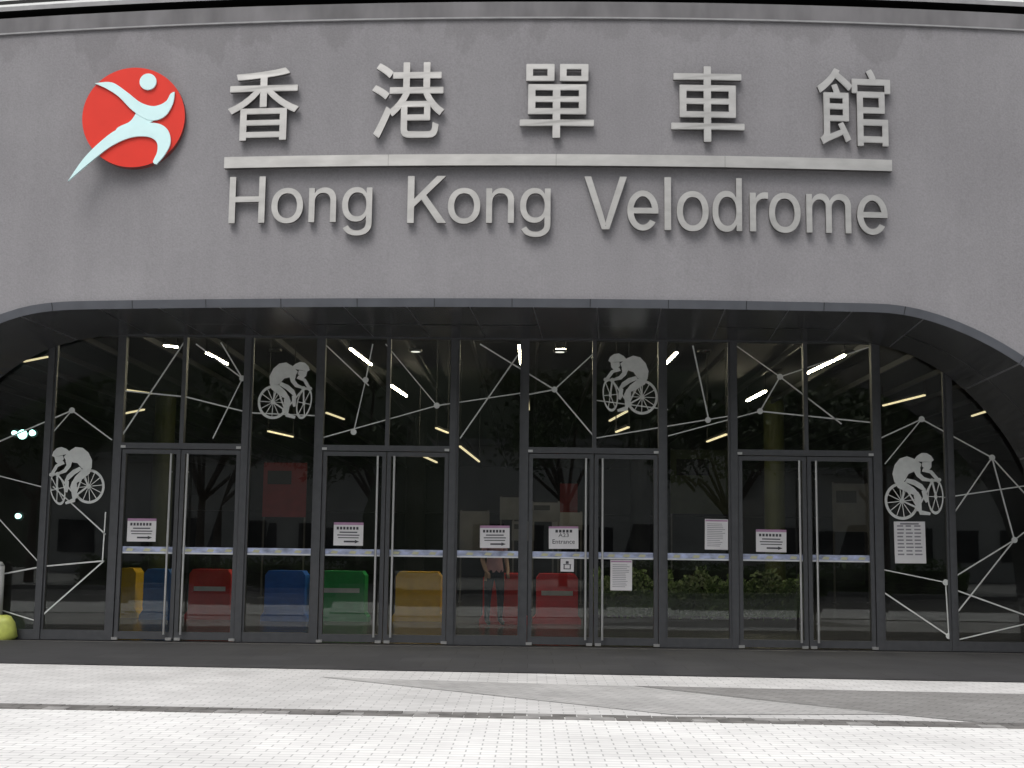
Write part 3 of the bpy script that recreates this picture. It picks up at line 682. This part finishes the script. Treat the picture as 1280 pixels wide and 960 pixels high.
# ------------------------------------------------------------ person in lobby
M_skin=mat('skin',(0.45,0.28,0.2),0.5,var=0.05); M_shirt=mat('pink_shirt',(0.7,0.40,0.44),0.8); M_trou=mat('navy_trousers',(0.03,0.035,0.06),0.8); M_hair=mat('hair',(0.01,0.009,0.008),0.5); M_shoe=mat('shoe',(0.05,0.05,0.05),0.5)
def person(name,loc,ang):
    V=[];E=[];Rr=[]
    def add(p,r,par=None):
        V.append(p); Rr.append(r); i=len(V)-1
        if par is not None: E.append((par,i))
        return i
    pel=add((0,0,0.93),(0.15,0.11)); ch0=add((0,0.0,1.1),(0.135,0.10),pel); ch=add((0,0.0,1.28),(0.16,0.105),ch0); nk0=add((0,0,1.41),(0.10,0.075),ch); nk=add((0,-0.005,1.47),(0.052,0.055),nk0)
    hd0=add((0,-0.015,1.54),(0.068,0.08),nk); hd1=add((0,-0.01,1.61),(0.078,0.095),hd0); add((0,0,1.67),(0.055,0.065),hd1)
    for s in(-1,1):
        a=add((s*0.17,0,1.38),(0.055,0.055),nk0); b=add((s*0.22,0.01,1.12),(0.042,0.042),a); c_=add((s*0.2,-0.12,0.92),(0.033,0.033),b); d=add((s*0.17,-0.17,0.87),(0.035,0.02),c_)
        for k in range(4): 
            f1=add((s*(0.145+0.018*k),-0.20,0.835-0.004*k),(0.010,0.010),d); add((s*(0.145+0.018*k),-0.20,0.80+0.004*abs(k-1.5)),(0.008,0.008),f1)
        t1=add((s*0.135,-0.19,0.87),(0.011,0.011),d); add((s*0.12,-0.21,0.855),(0.009,0.009),t1)
        h=add((s*0.095,0,0.86),(0.095,0.10),pel); k_=add((s*0.11,-0.02*s,0.48),(0.062,0.065),h); an=add((s*0.12,0.02,0.10),(0.042,0.045),k_); add((s*0.13,-0.13,0.045),(0.042,0.035),an)
    me=bpy.data.meshes.new(name); me.from_pydata(V,E,[]); o=bpy.data.objects.new(name,me); COL.objects.link(o)
    sk=o.modifiers.new('s','SKIN')
    for i,r2 in enumerate(Rr): me.skin_vertices[0].data[i].radius=r2
    me.skin_vertices[0].data[0].use_root=True
    ss=o.modifiers.new('u','SUBSURF'); ss.levels=2
    bpy.context.view_layer.update(); dg=bpy.context.evaluated_depsgraph_get(); m2=bpy.data.meshes.new_from_object(o.evaluated_get(dg))
    bpy.data.objects.remove(o)
    for m in(M_skin,M_shirt,M_trou,M_hair,M_shoe): m2.materials.append(m)
    for p in m2.polygons:
        z=p.center.z; x_=abs(p.center.x); y_=p.center.y; p.use_smooth=True
        if z>1.64 or (z>1.53 and y_>0.0): i=3
        elif z>1.455: i=0
        elif x_>0.15 and z<1.16 and z>0.75: i=0
        elif z>0.93: i=1
        elif z>0.09: i=2
        else: i=4
        p.material_index=i
    o=bpy.data.objects.new(name,m2); COL.objects.link(o); o.location=loc; o.rotation_euler=(0,0,ang)
    f=MB()
    for s in(-1,1):
        f.cyl((s*0.03,-0.108,1.605),(s*0.03,-0.098,1.605),0.009,0.009,M_hair,8); f.cyl((s*0.083,-0.005,1.575),(s*0.09,-0.005,1.61),0.014,0.016,M_skin,8)
    f.cyl((0,-0.10,1.60),(0,-0.125,1.57),0.008,0.014,M_skin,8); f.box((-0.022,-0.1,1.535),(0.022,-0.09,1.541),M_bred)
    ff=f.obj('face'); ff.parent=o
pp=G(618,720,7.2); person('person',(pp.x,7.2,0.007),0.4)
# ------------------------------------------------------------ bollard with bag, left edge
bs=MB(); p=H(4,800)
M_yg=mat('lime_water_bag',(0.50,0.55,0.12),0.5,var=0.25,scale=6); M_pole=mat('pole_grey',(0.40,0.41,0.40),0.5)
N_=16; k0=len(bs.v)
for j,(r2,z) in enumerate([(0.15,0.006),(0.19,0.05),(0.18,0.13),(0.17,0.24),(0.12,0.32),(0.05,0.34)]):
    for i in range(N_):
        t_=2*math.pi*i/N_; rr=r2*(1+0.13*math.sin(3*t_+j)); bs.v.append((rr*math.cos(t_),rr*0.8*math.sin(t_),z))
for j in range(5):
    for i in range(N_):
        a=k0+j*N_+i; b=k0+j*N_+(i+1)%N_; bs.f.append((a,b,b+N_,a+N_)); bs.m.append(bs.mi(M_yg))
bs.cyl((-0.08,0.0,0.2),(-0.08,0.0,1.0),0.065,0.06,M_pole,16); bs.cyl((-0.08,0,1.0),(-0.08,0,1.06),0.06,0.02,M_pole,16)
bo=bs.obj('bollard_with_water_bag',smooth=True); bo.location=(p.x-0.02,p.y,0.0)
# ------------------------------------------------------------ guessed surroundings behind the viewpoint, added for the glass to reflect
def tree(i,x,y,h,seed):  # unseen trees, added to block the sky in the reflections
    rnd=random.Random(seed); b=MB()
    th=h*0.32; b.cyl((0,0,0),(0.05,0,th),0.17,0.11,M_bark,10)
    cl_=[]
    for k in range(9):
        a=rnd.uniform(0,6.28); L_=rnd.uniform(0.25,0.5)*h; e_=Vector((math.cos(a)*L_*0.7,math.sin(a)*L_*0.7,th+L_*rnd.uniform(0.5,1.25)))
        m_=Vector((0.05,0,th*rnd.uniform(0.75,1))).lerp(e_,0.5)+Vector((0,0,0.2)); b.cyl((0.05,0,th*0.9),m_,0.075,0.05,M_bark,7); b.cyl(m_,e_,0.05,0.015,M_bark,6)
        cl_+= [(e_,rnd.uniform(0.7,1.25)*h*0.13),(m_.lerp(e_,0.5)+Vector((rnd.uniform(-.6,.6),rnd.uniform(-.6,.6),.4)),h*0.11)]
    for c_,r_ in cl_:
        for k in range(150):
            d=Vector((rnd.gauss(0,1),rnd.gauss(0,1),rnd.gauss(0,0.75))); d=d.normalized()*r_*rnd.uniform(0.35,1.05)
            q_=c_+d; s=rnd.uniform(0.09,0.18); u=Vector((rnd.uniform(-1,1),rnd.uniform(-1,1),rnd.uniform(-1,1))).normalized(); v=u.orthogonal().normalized()
            b.face([q_-u*s,q_-v*s*0.5,q_+u*s,q_+v*s*0.5],M_leaf)
    o=b.obj('reflection_broadleaf_tree' if i==0 else 'reflection_broadleaf_tree.%03d'%i,fix=False); o.location=(x,y,0)
for i,(x,y,h) in enumerate([(-11,-25,9.5),(-5.5,-22.5,8.5),(1.5,-26,10),(6.5,-22,8),(12,-25,10),(17,-24,9),(-17,-24,9.5)]): tree(i,x,y,h,i+3)
hb=MB(); rnd=random.Random(5)
for x0,x1 in((-13,-4.2),(2.0,13)):
    hb.box((x0,-19.0,0),(x1,-18.0,0.78),M_hleaf)
    for k in range(int((x1-x0)*420)):
        x=rnd.uniform(x0-.1,x1+.1); z=rnd.uniform(0.02,1.0+0.12*math.sin(x*1.7)); y=rnd.uniform(-19.1,-17.85) if z>0.75 else rnd.uniform(-18.05,-17.8)
        s=rnd.uniform(0.04,0.09); u=Vector((rnd.uniform(-1,1),rnd.uniform(-1,1),rnd.uniform(-1,1))).normalized(); v=u.orthogonal().normalized(); q_=Vector((x,y,z))
        hb.face([q_-u*s,q_-v*s*0.6,q_+u*s,q_+v*s*0.6],M_hleaf)
hb.obj('reflection_hedge',fix=False)
M_pav=mat('pale_wall_paint',(0.55,0.55,0.54),0.7,var=0.1,scale=1); M_win=mat('dark_window',(0.03,0.035,0.04),0.2)
pv=MB();  # unseen pale blocks, added to grey the reflections behind the trunks
for x0,x1,h_ in((-22,-8,5.2),(-4,9,6.0),(11,26,5.0)):
    pv.box((x0,-48,0),(x1,-40,h_),M_pav); pv.box((x0-0.4,-48.4,h_),(x1+0.4,-39.4,h_+0.3),M_kerb)
    x=x0+0.8
    while x<x1-2: pv.box((x,-39.99,0.9),(x+1.6,-39.95,2.4),M_win); x+=2.6
pv.obj('reflection_pavilion')
hl=MB(); NX,NY=60,8; base=len(hl.v)  # unseen wooded rise, added as a dark backdrop for the reflections
for j in range(NY+1):
    for i in range(NX+1):
        x=-150+300*i/NX; y=-52-j*9; z=[0,9,15,19,22,25,27,28,28][j]*(1+0.25*noise.noise(Vector((x*0.03,j*0.3,0))))+ (noise.noise(Vector((x*0.3,y*0.3,1)))*1.5 if j else 0)
        hl.v.append((x,y,max(-0.1,z)))
for j in range(NY):
    for i in range(NX):
        a=base+j*(NX+1)+i; hl.f.append((a,a+1,a+NX+2,a+NX+1)); hl.m.append(hl.mi(M_hill))
hl.obj('reflection_hill',smooth=True)
# ------------------------------------------------------------ light
wd=bpy.data.worlds.new('World'); S.world=wd; wd.use_nodes=True
N=wd.node_tree.nodes; L=wd.node_tree.links; bg=N['Background']
sk=N.new('ShaderNodeTexSky'); sk.sky_type='NISHITA'; sk.sun_disc=False
EL=math.radians(58); AZ=math.radians(205)
sk.sun_elevation=EL; sk.sun_rotation=AZ; sk.air_density=1.2; sk.dust_density=5.0; sk.ozone_density=0.6
hs=N.new('ShaderNodeHueSaturation'); hs.inputs['Saturation'].default_value=0.25
L.new(sk.outputs[0],hs.inputs['Color']); L.new(hs.outputs[0],bg.inputs['Color']); bg.inputs['Strength'].default_value=0.15
sd=bpy.data.lights.new('sun','SUN'); sd.energy=1.5; sd.angle=math.radians(25); sd.color=(1,0.97,0.93)
so=bpy.data.objects.new('sun',sd); COL.objects.link(so)
dirv=Vector((math.sin(AZ)*math.cos(EL),math.cos(AZ)*math.cos(EL),math.sin(EL)))
so.rotation_euler=dirv.to_track_quat('Z','Y').to_euler(); so.location=dirv*40
S.view_settings.view_transform='Standard'; S.view_settings.look='None'; S.view_settings.exposure=0
# ------------------------------------------------------------ camera
cd=bpy.data.cameras.new('camera'); cd.sensor_width=36; cd.lens=36*F/1280; cd.clip_end=3000; cd.clip_start=0.1
co=bpy.data.objects.new('camera',cd); COL.objects.link(co); co.matrix_world=Matrix.Translation(CAM)@ROT.to_4x4(); S.camera=co
